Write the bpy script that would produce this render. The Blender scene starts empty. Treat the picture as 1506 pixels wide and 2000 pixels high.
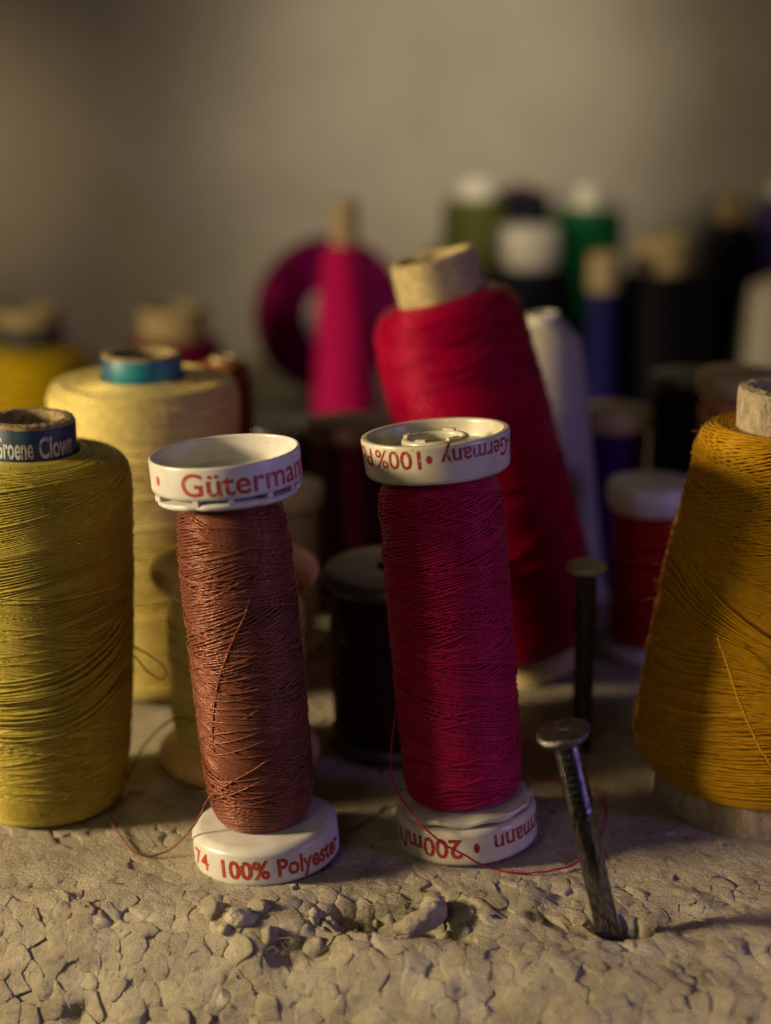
import bpy, bmesh, math, random
import numpy as np
from mathutils import Vector, Matrix, noise as mnoise

# 1 Blender unit = 1 cm (declared in the unit settings); x right, y away from the lens, z up, foam top at z = 0
sc = bpy.context.scene
sc.unit_settings.system = 'METRIC'
sc.unit_settings.scale_length = 0.01
COL = sc.collection
R = math.radians
random.seed(4)
rng = np.random.default_rng(7)

# ------------------------------------------------------------------ camera
cam_d = bpy.data.cameras.new('camera')
cam = bpy.data.objects.new('camera', cam_d)
COL.objects.link(cam)
cam.location = (0, -23.1, 11.93)
cam.rotation_euler = (R(90 - 16), 0, 0)
cam_d.sensor_fit = 'VERTICAL'
cam_d.sensor_height = 36
cam_d.lens = 57.6
cam_d.clip_start = 0.5
cam_d.clip_end = 500
cam_d.dof.use_dof = True
cam_d.dof.focus_distance = 23.9
cam_d.dof.aperture_fstop = 0.0576 / 0.64
sc.camera = cam

# ------------------------------------------------------------------ world and lamps
w = bpy.data.worlds.new('World')
sc.world = w
w.use_nodes = True
bg = w.node_tree.nodes['Background']
bg.inputs[0].default_value = (0.62, 0.5, 0.36, 1)
bg.inputs[1].default_value = 0.05


def lamp(name, kind, loc, target, power, color, **kw):
    d = bpy.data.lights.new(name, kind)
    d.energy = power
    d.color = color
    for k, v in kw.items():
        setattr(d, k, v)
    o = bpy.data.objects.new(name, d)
    COL.objects.link(o)
    o.location = loc
    o.rotation_euler = (Vector(target) - Vector(loc)).to_track_quat('-Z', 'Y').to_euler()
    return o


lamp('key_lamp', 'AREA', (-40, -6.5, 14.5), (0, 0, 2), 11000, (1.0, 0.78, 0.46), shape='DISK', size=8.0, spread=R(110))
lamp('cool_lamp', 'AREA', (28, -13, 9), (0, 0, 3), 820, (0.42, 0.30, 1.0), shape='RECTANGLE', size=6.0, size_y=10.0, spread=R(110))
lamp('added_fill', 'AREA', (-16, -34, 26), (0, 2, 3), 400, (1.0, 0.84, 0.60), shape='DISK', size=16.0, spread=R(90))  # added weak fill from the lens side, lifts the shaded fronts
lamp('wall_pool_spot', 'SPOT', (8, 12, 26), (2.2, 41, 9.5), 42000, (1.0, 0.86, 0.60), spot_size=R(38), spot_blend=1.0, shadow_soft_size=3.0)  # added spot: main pool on the wall, ends where the diagonal shadow should lie
lamp('wall_side_pool_spot', 'SPOT', (-35, 17, 8), (-19.5, 41, 8.0), 27000, (1.0, 0.76, 0.40), spot_size=R(30), spot_blend=1.0, shadow_soft_size=2.0)  # added spot: left pool; the dark gap between both imitates a cast shadow

sc.view_settings.view_transform = 'Standard'
sc.view_settings.look = 'None'
sc.view_settings.exposure = 0
sc.view_settings.gamma = 1
sc.view_settings.use_curve_mapping = False
sc.cycles.use_denoising = True
sc.cycles.denoiser = 'OPENIMAGEDENOISE'
sc.cycles.denoising_input_passes = 'RGB_ALBEDO_NORMAL'
sc.cycles.denoising_prefilter = 'NONE'
sc.cycles.max_bounces = 4
sc.cycles.use_adaptive_sampling = False
sc.cycles.sample_clamp_indirect = 2.0


# ------------------------------------------------------------------ materials
def new_mat(name):
    m = bpy.data.materials.new(name)
    m.use_nodes = True
    nt = m.node_tree
    return m, nt, nt.nodes['Principled BSDF']


def N(nt, t, **kw):
    n = nt.nodes.new(t)
    for k, v in kw.items():
        if k in n.inputs:
            n.inputs[k].default_value = v
        else:
            setattr(n, k, v)
    return n


def coords(nt, scale=(1, 1, 1)):
    tc = N(nt, 'ShaderNodeTexCoord')
    mp = N(nt, 'ShaderNodeMapping')
    mp.inputs['Scale'].default_value = scale
    nt.links.new(tc.outputs['Object'], mp.inputs[0])
    return mp.outputs[0]


def ramp(nt, fac, stops):
    r = N(nt, 'ShaderNodeValToRGB')
    el = r.color_ramp.elements
    while len(el) < len(stops):
        el.new(0.5)
    for e, (p, c) in zip(el, stops):
        e.position = p
        e.color = (c[0], c[1], c[2], 1)
    nt.links.new(fac, r.inputs[0])
    return r.outputs[0]


def mixed(name, c1, c2, scale=(1, 1, 1), nscale=5, detail=4, rough=0.5, bump=0.0, bscale=20, bdist=0.02, metallic=0, lo=0.35, hi=0.65, **pr):
    m, nt, p = new_mat(name)
    co = coords(nt, scale)
    n1 = N(nt, 'ShaderNodeTexNoise', Scale=nscale, Detail=detail)
    nt.links.new(co, n1.inputs['Vector'])
    nt.links.new(ramp(nt, n1.outputs[0], [(lo, c1), (hi, c2)]), p.inputs['Base Color'])
    p.inputs['Roughness'].default_value = rough
    p.inputs['Metallic'].default_value = metallic
    if bump:
        n2 = N(nt, 'ShaderNodeTexNoise', Scale=bscale, Detail=5, Roughness=0.6)
        nt.links.new(co, n2.inputs['Vector'])
        b = N(nt, 'ShaderNodeBump', Strength=bump, Distance=bdist)
        nt.links.new(n2.outputs[0], b.inputs['Height'])
        nt.links.new(b.outputs[0], p.inputs['Normal'])
    for k, v in pr.items():
        p.inputs[k.replace('_', ' ')].default_value = v
    return m


def thread_mat(name, c, rough=0.45, var=0.75, lines=0.0, spec=0.5, sheen=0.12):
    """spun thread: colour varies a little along it; lines > 0 adds wound-thread relief for the far spools"""
    m, nt, p = new_mat(name)
    co = coords(nt)
    n1 = N(nt, 'ShaderNodeTexNoise', Scale=9.0, Detail=5, Roughness=0.65)
    nt.links.new(co, n1.inputs['Vector'])
    c2 = tuple(x * var for x in c)
    nt.links.new(ramp(nt, n1.outputs[0], [(0.35, c2), (0.65, c)]), p.inputs['Base Color'])
    p.inputs['Roughness'].default_value = rough
    p.inputs['Specular IOR Level'].default_value = spec
    p.inputs['Sheen Weight'].default_value = sheen
    p.inputs['Sheen Roughness'].default_value = 0.4
    top = max(c)
    p.inputs['Sheen Tint'].default_value = tuple(min(1, x / top * .8 + .05) for x in c) + (1,)
    p.inputs['Specular Tint'].default_value = tuple(.12 + .88 * x / top for x in c) + (1,)
    if lines:
        p.inputs['Sheen Weight'].default_value = 0
        p.inputs['Specular IOR Level'].default_value = 0.2
        w0 = N(nt, 'ShaderNodeTexWave', Scale=lines * .12, Distortion=9.0, Detail=3.0)
        w0.bands_direction = 'Z'
        nt.links.new(co, w0.inputs['Vector'])
        nt.links.new(ramp(nt, w0.outputs['Fac'], [(0.2, tuple(x * .55 for x in c)), (0.75, tuple(min(1, x * 1.2) for x in c))]), p.inputs['Base Color'])
        wv = N(nt, 'ShaderNodeTexWave', Scale=lines, Distortion=2.5, Detail=2.0)
        wv.bands_direction = 'Z'
        nt.links.new(co, wv.inputs['Vector'])
        h = wv.outputs['Fac']
        b = N(nt, 'ShaderNodeBump', Strength=0.35, Distance=0.04)
    else:
        n2 = N(nt, 'ShaderNodeTexNoise', Scale=70.0, Detail=2)
        nt.links.new(co, n2.inputs['Vector'])
        h = n2.outputs[0]
        b = N(nt, 'ShaderNodeBump', Strength=0.5, Distance=0.01)
    nt.links.new(h, b.inputs['Height'])
    nt.links.new(b.outputs[0], p.inputs['Normal'])
    return m


M = {}
M['copper'] = thread_mat('copper_thread', (0.19, 0.064, 0.038), 0.27, spec=0.65)
M['crimson'] = thread_mat('crimson_thread', (0.40, 0.012, 0.066), 0.29)
M['olive'] = thread_mat('olive_yellow_thread', (0.50, 0.40, 0.065), 0.29)
M['ochre'] = thread_mat('ochre_thread', (0.52, 0.27, 0.008), 0.42)
M['red'] = thread_mat('red_silk_thread', (0.35, 0.0003, 0.034), 0.27, var=0.8)
M['cream'] = thread_mat('cream_thread', (0.84, 0.69, 0.23), 0.31)
M['drab'] = thread_mat('drab_thread', (0.72, 0.58, 0.13), 0.45)
M['blackred'] = thread_mat('black_red_thread', (0.016, 0.004, 0.004), 0.5)
M['pink'] = thread_mat('pink_thread', (0.62, 0.01, 0.13), 0.4, lines=9)
M['magenta'] = thread_mat('magenta_thread', (0.16, 0.004, 0.065), 0.5, lines=6)
M['maroon'] = thread_mat('maroon_thread', (0.17, 0.006, 0.045), 0.5, lines=9)
M['deepmaroon'] = thread_mat('deep_maroon_thread', (0.055, 0.004, 0.014), 0.5, lines=9)
M['yellow'] = thread_mat('yellow_thread', (0.62, 0.42, 0.01), 0.45, lines=9)
M['white_thread'] = thread_mat('white_thread', (0.42, 0.39, 0.32), 0.5)
M['navy'] = thread_mat('navy_thread', (0.004, 0.004, 0.008), 0.6, lines=9)
M['black_thread'] = thread_mat('black_thread', (0.003, 0.003, 0.004), 0.6, lines=9)
M['grey_black'] = thread_mat('grey_black_thread', (0.008, 0.008, 0.012), 0.6, lines=9)
M['blue'] = thread_mat('blue_thread', (0.022, 0.02, 0.13), 0.45, lines=9)
M['violet'] = thread_mat('violet_thread', (0.12, 0.09, 0.34), 0.45, lines=9)
M['purple'] = thread_mat('purple_thread', (0.045, 0.012, 0.10), 0.45, lines=9)
M['green'] = thread_mat('green_thread', (0.004, 0.075, 0.022), 0.45, lines=9)
M['olive_green'] = thread_mat('olive_green_thread', (0.07, 0.075, 0.02), 0.45, lines=9)
M['scarlet'] = thread_mat('scarlet_thread', (0.30, 0.012, 0.008), 0.45, lines=9)
M['rust'] = thread_mat('rust_thread', (0.24, 0.085, 0.03), 0.5, lines=9)
M['peach'] = thread_mat('peach_thread', (0.50, 0.22, 0.09), 0.45, lines=9)
M['charcoal'] = thread_mat('charcoal_thread', (0.03, 0.028, 0.02), 0.5, lines=9)
M['plastic'] = mixed('white_plastic', (0.50, 0.475, 0.42), (0.60, 0.58, 0.53), nscale=2.5, rough=0.33, bump=0.08, bscale=9, bdist=0.02)
M['plastic_cream'] = mixed('cream_plastic', (0.47, 0.43, 0.30), (0.58, 0.55, 0.43), nscale=2.2, rough=0.3, bump=0.08, bscale=9, bdist=0.02)
M['far_white'] = mixed('aged_white_plastic', (0.46, 0.43, 0.35), (0.56, 0.53, 0.45), rough=0.4)
M['black_plastic'] = mixed('black_plastic', (0.02, 0.018, 0.016), (0.05, 0.045, 0.04), nscale=3, rough=0.38)
M['card'] = mixed('cardboard', (0.30, 0.23, 0.10), (0.50, 0.40, 0.19), scale=(1, 1, 2.5), nscale=6, rough=0.8, bump=0.5, bscale=22, bdist=0.03)
M['card_grey'] = mixed('grey_cardboard', (0.28, 0.22, 0.14), (0.45, 0.37, 0.24), scale=(1, 1, 0.6), nscale=7, rough=0.9, bump=0.9, bscale=24, bdist=0.05)
M['card_brown'] = mixed('brown_cardboard', (0.17, 0.115, 0.05), (0.34, 0.25, 0.12), nscale=10, rough=0.9, bump=0.8, bscale=30, bdist=0.04)
M['label_blue'] = mixed('blue_paper', (0.004, 0.022, 0.055), (0.008, 0.04, 0.085), nscale=6, rough=0.55, bump=0.2, bscale=14)
M['label_teal'] = mixed('teal_paper', (0.003, 0.16, 0.20), (0.01, 0.015, 0.07), scale=(1.0, 0.3, 0.3), nscale=0.8, rough=0.5, lo=0.45, hi=0.55)
M['label_dark'] = mixed('dark_paper', (0.02, 0.025, 0.03), (0.07, 0.065, 0.05), nscale=2, rough=0.6)
M['wood'] = mixed('turned_wood', (0.46, 0.27, 0.075), (0.64, 0.42, 0.14), scale=(4, 4, 0.6), nscale=4, rough=0.45, bump=0.2, bscale=14)
M['wood_pale'] = mixed('pale_wood', (0.34, 0.24, 0.11), (0.46, 0.35, 0.18), nscale=4, rough=0.55)
M['wood_dark'] = mixed('dark_wood', (0.06, 0.02, 0.015), (0.12, 0.04, 0.03), nscale=4, rough=0.5)
M['ink_red'] = mixed('red_ink', (0.30, 0.022, 0.010), (0.42, 0.045, 0.020), nscale=30, rough=0.5)
M['ink_wine'] = mixed('wine_ink', (0.20, 0.008, 0.012), (0.32, 0.02, 0.025), nscale=30, rough=0.5)
M['ink_white'] = mixed('white_ink', (0.30, 0.30, 0.27), (0.55, 0.54, 0.48), nscale=14, rough=0.6)
M['steel'] = mixed('dull_steel', (0.03, 0.028, 0.026), (0.26, 0.245, 0.23), scale=(6, 6, 1), nscale=7, rough=0.24, metallic=1.0, bump=0.2, bscale=16, bdist=0.02)
M['steel_head'] = mixed('worn_steel', (0.05, 0.046, 0.041), (0.26, 0.24, 0.215), nscale=14, rough=0.38, metallic=1.0, bump=0.7, bscale=18, bdist=0.03)
M['steel_dark'] = mixed('dark_steel', (0.03, 0.027, 0.024), (0.12, 0.11, 0.10), scale=(6, 6, 1), nscale=9, rough=0.45, metallic=0.9, bump=0.5, bscale=16)
M['steel_pale'] = mixed('worn_pale_steel', (0.25, 0.23, 0.19), (0.45, 0.42, 0.36), nscale=9, rough=0.42, metallic=0.6, bump=0.4, bscale=16)
M['lint'] = mixed('grey_lint', (0.25, 0.22, 0.17), (0.40, 0.36, 0.28), nscale=9, rough=0.9)


def worn(m, c, scale=16, lo=.60, hi=.66):
    """specks where the material underneath shows through, or grime sits"""
    nt = m.node_tree
    p = nt.nodes['Principled BSDF']
    old = p.inputs['Base Color'].links[0].from_socket
    n = N(nt, 'ShaderNodeTexNoise', Scale=scale, Detail=6, Roughness=0.7)
    nt.links.new(coords(nt), n.inputs['Vector'])
    mx = N(nt, 'ShaderNodeMix', data_type='RGBA')
    nt.links.new(ramp(nt, n.outputs[0], [(lo, (0, 0, 0)), (hi, (1, 1, 1))]), mx.inputs[0])
    nt.links.new(old, mx.inputs[6])
    mx.inputs[7].default_value = (*c, 1)
    nt.links.new(mx.outputs[2], p.inputs['Base Color'])


worn(M['ink_red'], (.5, .42, .34), 12, .58, .66)
worn(M['ink_wine'], (.48, .38, .28), 12, .57, .64)
worn(M['ink_white'], (.02, .05, .09), 12, .56, .64)
worn(M['plastic'], (.26, .22, .16), 7, .63, .74)
worn(M['plastic_cream'], (.30, .22, .09), 6, .60, .74)


def foam_mat(name, far):
    m, nt, p = new_mat(name)
    co = coords(nt)
    n1 = N(nt, 'ShaderNodeTexNoise', Scale=1.1, Detail=6, Roughness=0.62)
    nt.links.new(co, n1.inputs['Vector'])
    n3 = N(nt, 'ShaderNodeTexNoise', Scale=8.0, Detail=5, Roughness=0.7)
    nt.links.new(co, n3.inputs['Vector'])
    ma = N(nt, 'ShaderNodeMix')
    ma.inputs[0].default_value = .4
    nt.links.new(n1.outputs[0], ma.inputs[2])
    nt.links.new(n3.outputs[0], ma.inputs[3])
    col = ramp(nt, ma.outputs[0], [(0.30, (0.22, 0.165, 0.095)), (0.45, (0.38, 0.32, 0.215)), (0.64, (0.56, 0.50, 0.375))])
    oi = N(nt, 'ShaderNodeObjectInfo')
    hs = N(nt, 'ShaderNodeHueSaturation')
    mr = N(nt, 'ShaderNodeMapRange')
    mr.inputs['To Min'].default_value = 0.9
    mr.inputs['To Max'].default_value = 1.06
    nt.links.new(oi.outputs['Random'], mr.inputs[0])
    nt.links.new(mr.outputs[0], hs.inputs['Value'])
    nt.links.new(col, hs.inputs['Color'])
    nt.links.new(hs.outputs[0], p.inputs['Base Color'])
    p.inputs['Roughness'].default_value = 0.4
    p.inputs['Specular IOR Level'].default_value = 0.6
    p.inputs['Subsurface Weight'].default_value = 0.0
    n2 = N(nt, 'ShaderNodeTexNoise', Scale=13.0, Detail=7, Roughness=0.75)
    nt.links.new(co, n2.inputs['Vector'])
    b = N(nt, 'ShaderNodeBump', Strength=1.0, Distance=0.07)
    nt.links.new(n2.outputs[0], b.inputs['Height'])
    last = b
    if far:
        v = N(nt, 'ShaderNodeTexVoronoi', Scale=3.1)
        v.feature = 'DISTANCE_TO_EDGE'
        nt.links.new(co, v.inputs['Vector'])
        r = ramp(nt, v.outputs['Distance'], [(0.0, (0, 0, 0)), (0.12, (1, 1, 1))])
        b2 = N(nt, 'ShaderNodeBump', Strength=0.8, Distance=0.08)
        nt.links.new(r, b2.inputs['Height'])
        nt.links.new(b.outputs[0], b2.inputs['Normal'])
        last = b2
    nt.links.new(last.outputs[0], p.inputs['Normal'])
    return m


M['foam'] = foam_mat('bead_foam', False)
M['foam_bead'] = mixed('loose_foam_bead', (0.34, 0.29, 0.20), (0.52, 0.47, 0.36), nscale=2, rough=0.36, bump=0.9, bscale=13, bdist=0.05)
M['foam_far'] = foam_mat('bead_foam_sheet', True)
M['wall'] = mixed('beige_plaster', (0.25, 0.227, 0.19), (0.29, 0.265, 0.225), nscale=0.3, rough=0.85, bump=0.3, bscale=2.5, bdist=0.1)


# ------------------------------------------------------------------ mesh helpers
def mk(name, V, F, mat, parent=None, smooth=True):
    """V (n,3), F: array (m,4) of quads, or a list of tuples of any length"""
    me = bpy.data.meshes.new(name)
    V = np.asarray(V, dtype=np.float32)
    if isinstance(F, np.ndarray):
        nf, k = F.shape
        me.vertices.add(len(V))
        me.vertices.foreach_set('co', V.ravel())
        me.loops.add(nf * k)
        me.loops.foreach_set('vertex_index', F.astype(np.int32).ravel())
        me.polygons.add(nf)
        me.polygons.foreach_set('loop_start', np.arange(0, nf * k, k, dtype=np.int32))
        me.update(calc_edges=True)
        me.validate()
    else:
        me.from_pydata([tuple(map(float, v)) for v in V], [], F)
    if smooth:
        me.polygons.foreach_set('use_smooth', np.ones(len(me.polygons), dtype=bool))
    me.materials.append(mat)
    me.update()
    o = bpy.data.objects.new(name, me)
    COL.objects.link(o)
    o.parent = parent
    return o


def lathe(prof, n=64, wob=None):
    """revolve (r, z) pairs; wob(angle, index) gives (dr, dz)"""
    V, F = [], []
    k = len(prof)
    for j in range(n):
        a = 2 * math.pi * j / n
        for i, (r, z) in enumerate(prof):
            dr, dz = wob(a, i) if wob else (0, 0)
            rr = max(0.0, r + (dr if r > 0 else 0))
            V.append((rr * math.cos(a), rr * math.sin(a), z + dz))
    for j in range(n):
        j2 = (j + 1) % n
        for i in range(k - 1):
            F.append((j * k + i, j2 * k + i, j2 * k + i + 1, j * k + i + 1))
    return np.array(V), np.array(F)


def lathe_part(name, prof, mat, parent, n=64, wob=None, sharp=True):
    V, F = lathe(prof, n, wob)
    o = mk(name, V, F, mat, parent)
    if sharp:
        o.data.set_sharp_from_angle(angle=R(40))
    return o


def rounded(pts, b=0.03, seg=3):
    """bevel the inner corners of an (r, z) polyline"""
    out = [pts[0]]
    for a, p, c in zip(pts, pts[1:], pts[2:]):
        a, p, c = Vector(a), Vector(p), Vector(c)
        d1, d2 = (a - p), (c - p)
        l1, l2 = min(b, d1.length * .45), min(b, d2.length * .45)
        p1, p2 = p + d1.normalized() * l1, p + d2.normalized() * l2
        for i in range(seg + 1):
            t = i / seg
            q = p1 * (1 - t) ** 2 + p * 2 * t * (1 - t) + p2 * t ** 2
            out.append((q.x, q.y))
    out.append(pts[-1])
    return out


def tube(P, rad, sides=4, up=None):
    """tube mesh round the polyline P (n,3); up (n,3) gives the section's first axis"""
    P = np.asarray(P, float)
    n = len(P)
    T = np.gradient(P, axis=0)
    T /= np.linalg.norm(T, axis=1)[:, None] + 1e-12
    if up is None:
        up = np.zeros_like(P)
        u = np.array([0.3, 0.2, 1.0])
        for i in range(n):
            u = u - T[i] * (u @ T[i])
            u /= np.linalg.norm(u) + 1e-12
            up[i] = u
    A = up - T * np.sum(up * T, axis=1)[:, None]
    A /= np.linalg.norm(A, axis=1)[:, None] + 1e-12
    B = np.cross(T, A)
    rad = np.broadcast_to(np.asarray(rad, float), (n,))[:, None]
    V = np.empty((n, sides, 3))
    for s in range(sides):
        a = 2 * math.pi * (s + .5) / sides
        V[:, s] = P + rad * (A * math.cos(a) + B * math.sin(a))
    i = np.arange(n - 1)[:, None] * sides
    s = np.arange(sides)[None, :]
    s2 = (s + 1) % sides
    F = np.stack([i + s, i + s2, i + sides + s2, i + sides + s], -1).reshape(-1, 4)
    return V.reshape(-1, 3), F


def join(parts):
    Vs, Fs, o = [], [], 0
    for V, F in parts:
        Vs.append(V)
        Fs.append(F + o)
        o += len(V)
    return np.concatenate(Vs), np.concatenate(Fs)


def spline(pts, n=12):
    P = [Vector(p) for p in pts]
    P = [P[0] * 2 - P[1]] + P + [P[-1] * 2 - P[-2]]
    out = []
    for i in range(1, len(P) - 2):
        a, b, c, d = P[i - 1:i + 3]
        for k in range(n):
            t = k / n
            out.append(.5 * ((2 * b) + (c - a) * t + (2 * a - 5 * b + 4 * c - d) * t * t + (3 * b - a - 3 * c + d) * t ** 3))
    out.append(P[-2])
    return np.array([tuple(p) for p in out])


def kinked(P, amp=.008, f=5.0):
    return np.array([p + amp * np.array(mnoise.noise_vector(Vector(p) * f)) + amp * .4 * np.array(mnoise.noise_vector(Vector(p) * f * 3.1)) for p in P])


def ply(P, r, per=0.085):
    """two strands twisted round each other along P"""
    P = np.asarray(P, float)
    d = np.r_[0, np.cumsum(np.linalg.norm(np.diff(P, axis=0), axis=1))]
    n = int(d[-1] / per * 7)
    t = np.linspace(0, d[-1], n)
    Q = np.stack([np.interp(t, d, P[:, k]) for k in range(3)], -1)
    T = np.gradient(Q, axis=0)
    T /= np.linalg.norm(T, axis=1)[:, None] + 1e-12
    u = np.array([.3, .2, 1.0])
    A = np.zeros_like(Q)
    for i in range(n):
        u = u - T[i] * (u @ T[i])
        u /= np.linalg.norm(u)
        A[i] = u
    B = np.cross(T, A)
    a = (2 * math.pi * t / per)[:, None]
    o = (A * np.cos(a) + B * np.sin(a)) * r * .48
    return join([tube(Q + o, r * .62, 5), tube(Q - o, r * .62, 5)])


def thing(name, label, cat, loc=(0, 0, 0), lean=(0, 0, 0), group=None):
    o = bpy.data.objects.new(name, None)
    COL.objects.link(o)
    o.empty_display_size = 0.5
    o.location = loc
    o.rotation_euler = tuple(R(a) for a in lean)
    o['label'] = label
    o['category'] = cat
    if group:
        o['group'] = group
    return o


def to_local(o, pts):
    mi = Matrix.LocRotScale(o.location, o.rotation_euler, o.scale).inverted()
    return [tuple(mi @ Vector(p)) for p in pts]


# ------------------------------------------------------------------ wound thread: real strands laid on a turned profile
class Profile:
    def __init__(self, pts):
        p = np.array(pts, float)
        d = np.r_[0, np.cumsum(np.linalg.norm(np.diff(p, axis=0), axis=1))]
        s = np.linspace(0, d[-1], 400)
        r, z = np.interp(s, d, p[:, 0]), np.interp(s, d, p[:, 1])
        k = np.ones(9) / 9
        rs, zs = np.convolve(np.pad(r, 4, 'edge'), k, 'valid'), np.convolve(np.pad(z, 4, 'edge'), k, 'valid')
        self.s, self.r, self.z, self.L = s, rs, zs, d[-1]
        tr, tz = np.gradient(rs), np.gradient(zs)
        l = np.hypot(tr, tz) + 1e-9
        self.nr, self.nz = tz / l, -tr / l

    def at(self, s, th, off):
        f = lambda a: np.interp(s, self.s, a)
        nr, nz = f(self.nr), f(self.nz)
        r, z = f(self.r) + nr * off, f(self.z) + nz * off
        c, sn = np.cos(th), np.sin(th)
        return np.stack([r * c, r * sn, z], -1), np.stack([nr * c, nr * sn, nz], -1)

    def s_of_z(self, z):
        return float(np.interp(z, self.z, self.s)) if self.z[-1] > self.z[0] else 0


def smooth_noise(n, step, g):
    k = max(4, int(n / step) + 3)
    return np.interp(np.linspace(0, k - 1, n), np.arange(k), g.normal(size=k))


def tri(x):
    return 2 * np.abs(2 * (x - np.floor(x + .5))) - 1


def wind(prof, pitch, trad, seg=44, layers=((0.03, 0.0), (0.2, 0.02)), strays=18, stray_amp=0.25, seed=1, sides=4, fade=0.5):
    """layers: (tilt amplitude, phase drift per turn). Each turn lies beside the last, tilted, and the tilt walks round the
    spool, which gives the chevrons of cross-wound thread."""
    g = np.random.default_rng(seed)
    P = Profile(prof)
    out = []
    V, F = lathe([(max(0.01, a - b * trad * 1.9), c - d * trad * 1.9) for a, b, c, d in zip(P.r[::8], P.nr[::8], P.z[::8], P.nz[::8])], 48)
    out.append((V, F))
    for li, (A, drift) in enumerate(layers):
        turns = P.L / pitch
        n = int(turns * seg)
        t = np.linspace(0, 1, n)
        th = t * turns * 2 * math.pi + g.uniform(0, 6)
        ph = np.cumsum((1 + drift * (1 + 0.5 * smooth_noise(n, seg * 14, g))) / seg)
        amp = A * (0.75 + 0.45 * np.abs(smooth_noise(n, seg * 10, g)))
        s0 = t * P.L
        edge = np.clip(np.minimum(s0, P.L - s0) / fade, 0, 1)
        s = s0 + amp * edge * tri(ph) + pitch * .25 * smooth_noise(n, seg * .7, g)
        s = np.clip(s, 0, P.L)
        off = trad * (1.1 * li) + trad * .4 * smooth_noise(n, seg * 2.5, g)
        X, U = P.at(s, th, off)
        out.append(tube(X, trad, sides, U))
    for k in range(strays):
        span = g.uniform(.5, 1.6)
        n = int(seg * span * 1.4)
        th = g.uniform(0, 6.28) + np.linspace(0, span * 2 * math.pi, n)
        sc0 = g.uniform(.1, .9) * P.L
        s = sc0 + g.choice([-1, 1]) * stray_amp * g.uniform(.4, 1.5) * np.sin(th * g.uniform(.6, 1) + g.uniform(0, 6)) + pitch * np.linspace(-2, 2, n)
        s = np.clip(s, .03, P.L - .03)
        e = np.minimum(np.linspace(0, 8, n), np.linspace(8, 0, n)).clip(0, 1)
        X, U = P.at(s, th, trad * (len(layers) * .9 + 0.7) * e - trad * (1 - e))
        out.append(tube(X, trad, sides, U))
    return join(out), P


def strand_on(P, pts, lift):
    """a strand lying on the wound surface through (degrees from the lens side, z)"""
    q = spline([(a, z, 0) for a, z in pts], 10)
    th = np.radians(q[:, 0]) - math.pi / 2
    s = np.interp(q[:, 1], P.z, P.s)
    return P.at(s, th, lift)[0]


def fuzz(P, count, seed, length=0.13, rad=0.0024):
    g = np.random.default_rng(seed)
    out = []
    for _ in range(count):
        s, th = g.uniform(.05, .95) * P.L, g.uniform(0, 6.28)
        X, U = P.at(np.array([s]), np.array([th]), 0.02)
        p, u = X[0], U[0]
        d = g.normal(size=3) * .8 + u * .9
        d /= np.linalg.norm(d)
        c = g.normal(size=3) * .6
        l = length * g.uniform(.4, 1.5)
        tt = np.linspace(0, 1, 6)[:, None]
        out.append(tube(p + d * l * tt + c * l * tt ** 2 * .6, rad, 3))
    return join(out)


# ------------------------------------------------------------------ lettering bent round a cylinder
def text_mesh(s, bold=0.0):
    cu = bpy.data.curves.new('t', 'FONT')
    cu.body = s
    cu.size = 1
    cu.offset = bold
    cu.resolution_u = 4
    o = bpy.data.objects.new('t', cu)
    COL.objects.link(o)
    dg = bpy.context.evaluated_depsgraph_get()
    dg.update()
    me = bpy.data.meshes.new_from_object(o.evaluated_get(dg))
    bpy.data.objects.remove(o)
    bpy.data.curves.remove(cu)
    return me


CAP = None


def lettering(s, parent, mat, rad, z0, cap, phi0, phi1, flip=False, bold=0.012, name='lettering'):
    """s runs from phi0 to phi1 (degrees from the lens side, + to the right); z0 its baseline (or, flipped, the line it hangs from)"""
    global CAP
    if CAP is None:
        m = text_mesh('H')
        CAP = max(v.co.y for v in m.vertices)
    me = text_mesh(s, bold)
    x0 = min(v.co.x for v in me.vertices)
    x1 = max(v.co.x for v in me.vertices)
    bm = bmesh.new()
    bm.from_mesh(me)
    k = 0
    step = (x1 - x0) / max(8, abs(phi1 - phi0) / 3)
    x = x0 + step
    while x < x1:
        bmesh.ops.bisect_plane(bm, geom=bm.verts[:] + bm.edges[:] + bm.faces[:], plane_co=(x, 0, 0), plane_no=(1, 0, 0))
        x += step
    for v in bm.verts:
        f = (v.co.x - x0) / (x1 - x0)
        y = v.co.y / CAP * cap
        if flip:
            a, z = phi1 + (phi0 - phi1) * f, z0 - y
        else:
            a, z = phi0 + (phi1 - phi0) * f, z0 + y
        a = R(a)
        v.co = (rad * math.sin(a), -rad * math.cos(a), z)
    bmesh.ops.recalc_face_normals(bm, faces=bm.faces[:])
    me2 = bpy.data.meshes.new(name)
    bm.to_mesh(me2)
    bm.free()
    me2.materials.append(mat)
    o = bpy.data.objects.new(name, me2)
    COL.objects.link(o)
    o.parent = parent
    return o


# ------------------------------------------------------------------ the setting: wall and foam block
wl = mk('wall', [(-70, 41.0, -6), (70, 41.0, -6), (70, 41.0, 60), (-70, 41.0, 60), (-70, 43, -6), (70, 43, -6), (70, 43, 60), (-70, 43, 60)],
        [(0, 1, 2, 3), (5, 4, 7, 6), (3, 2, 6, 7), (4, 0, 3, 7), (1, 5, 6, 2), (0, 4, 5, 1)], M['wall'], smooth=False)
wl['kind'] = 'structure'

EDGE_R, EDGE_A = 1.0, R(61)


def edge_y(x):
    return -2.85 - 0.26 * x


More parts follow.
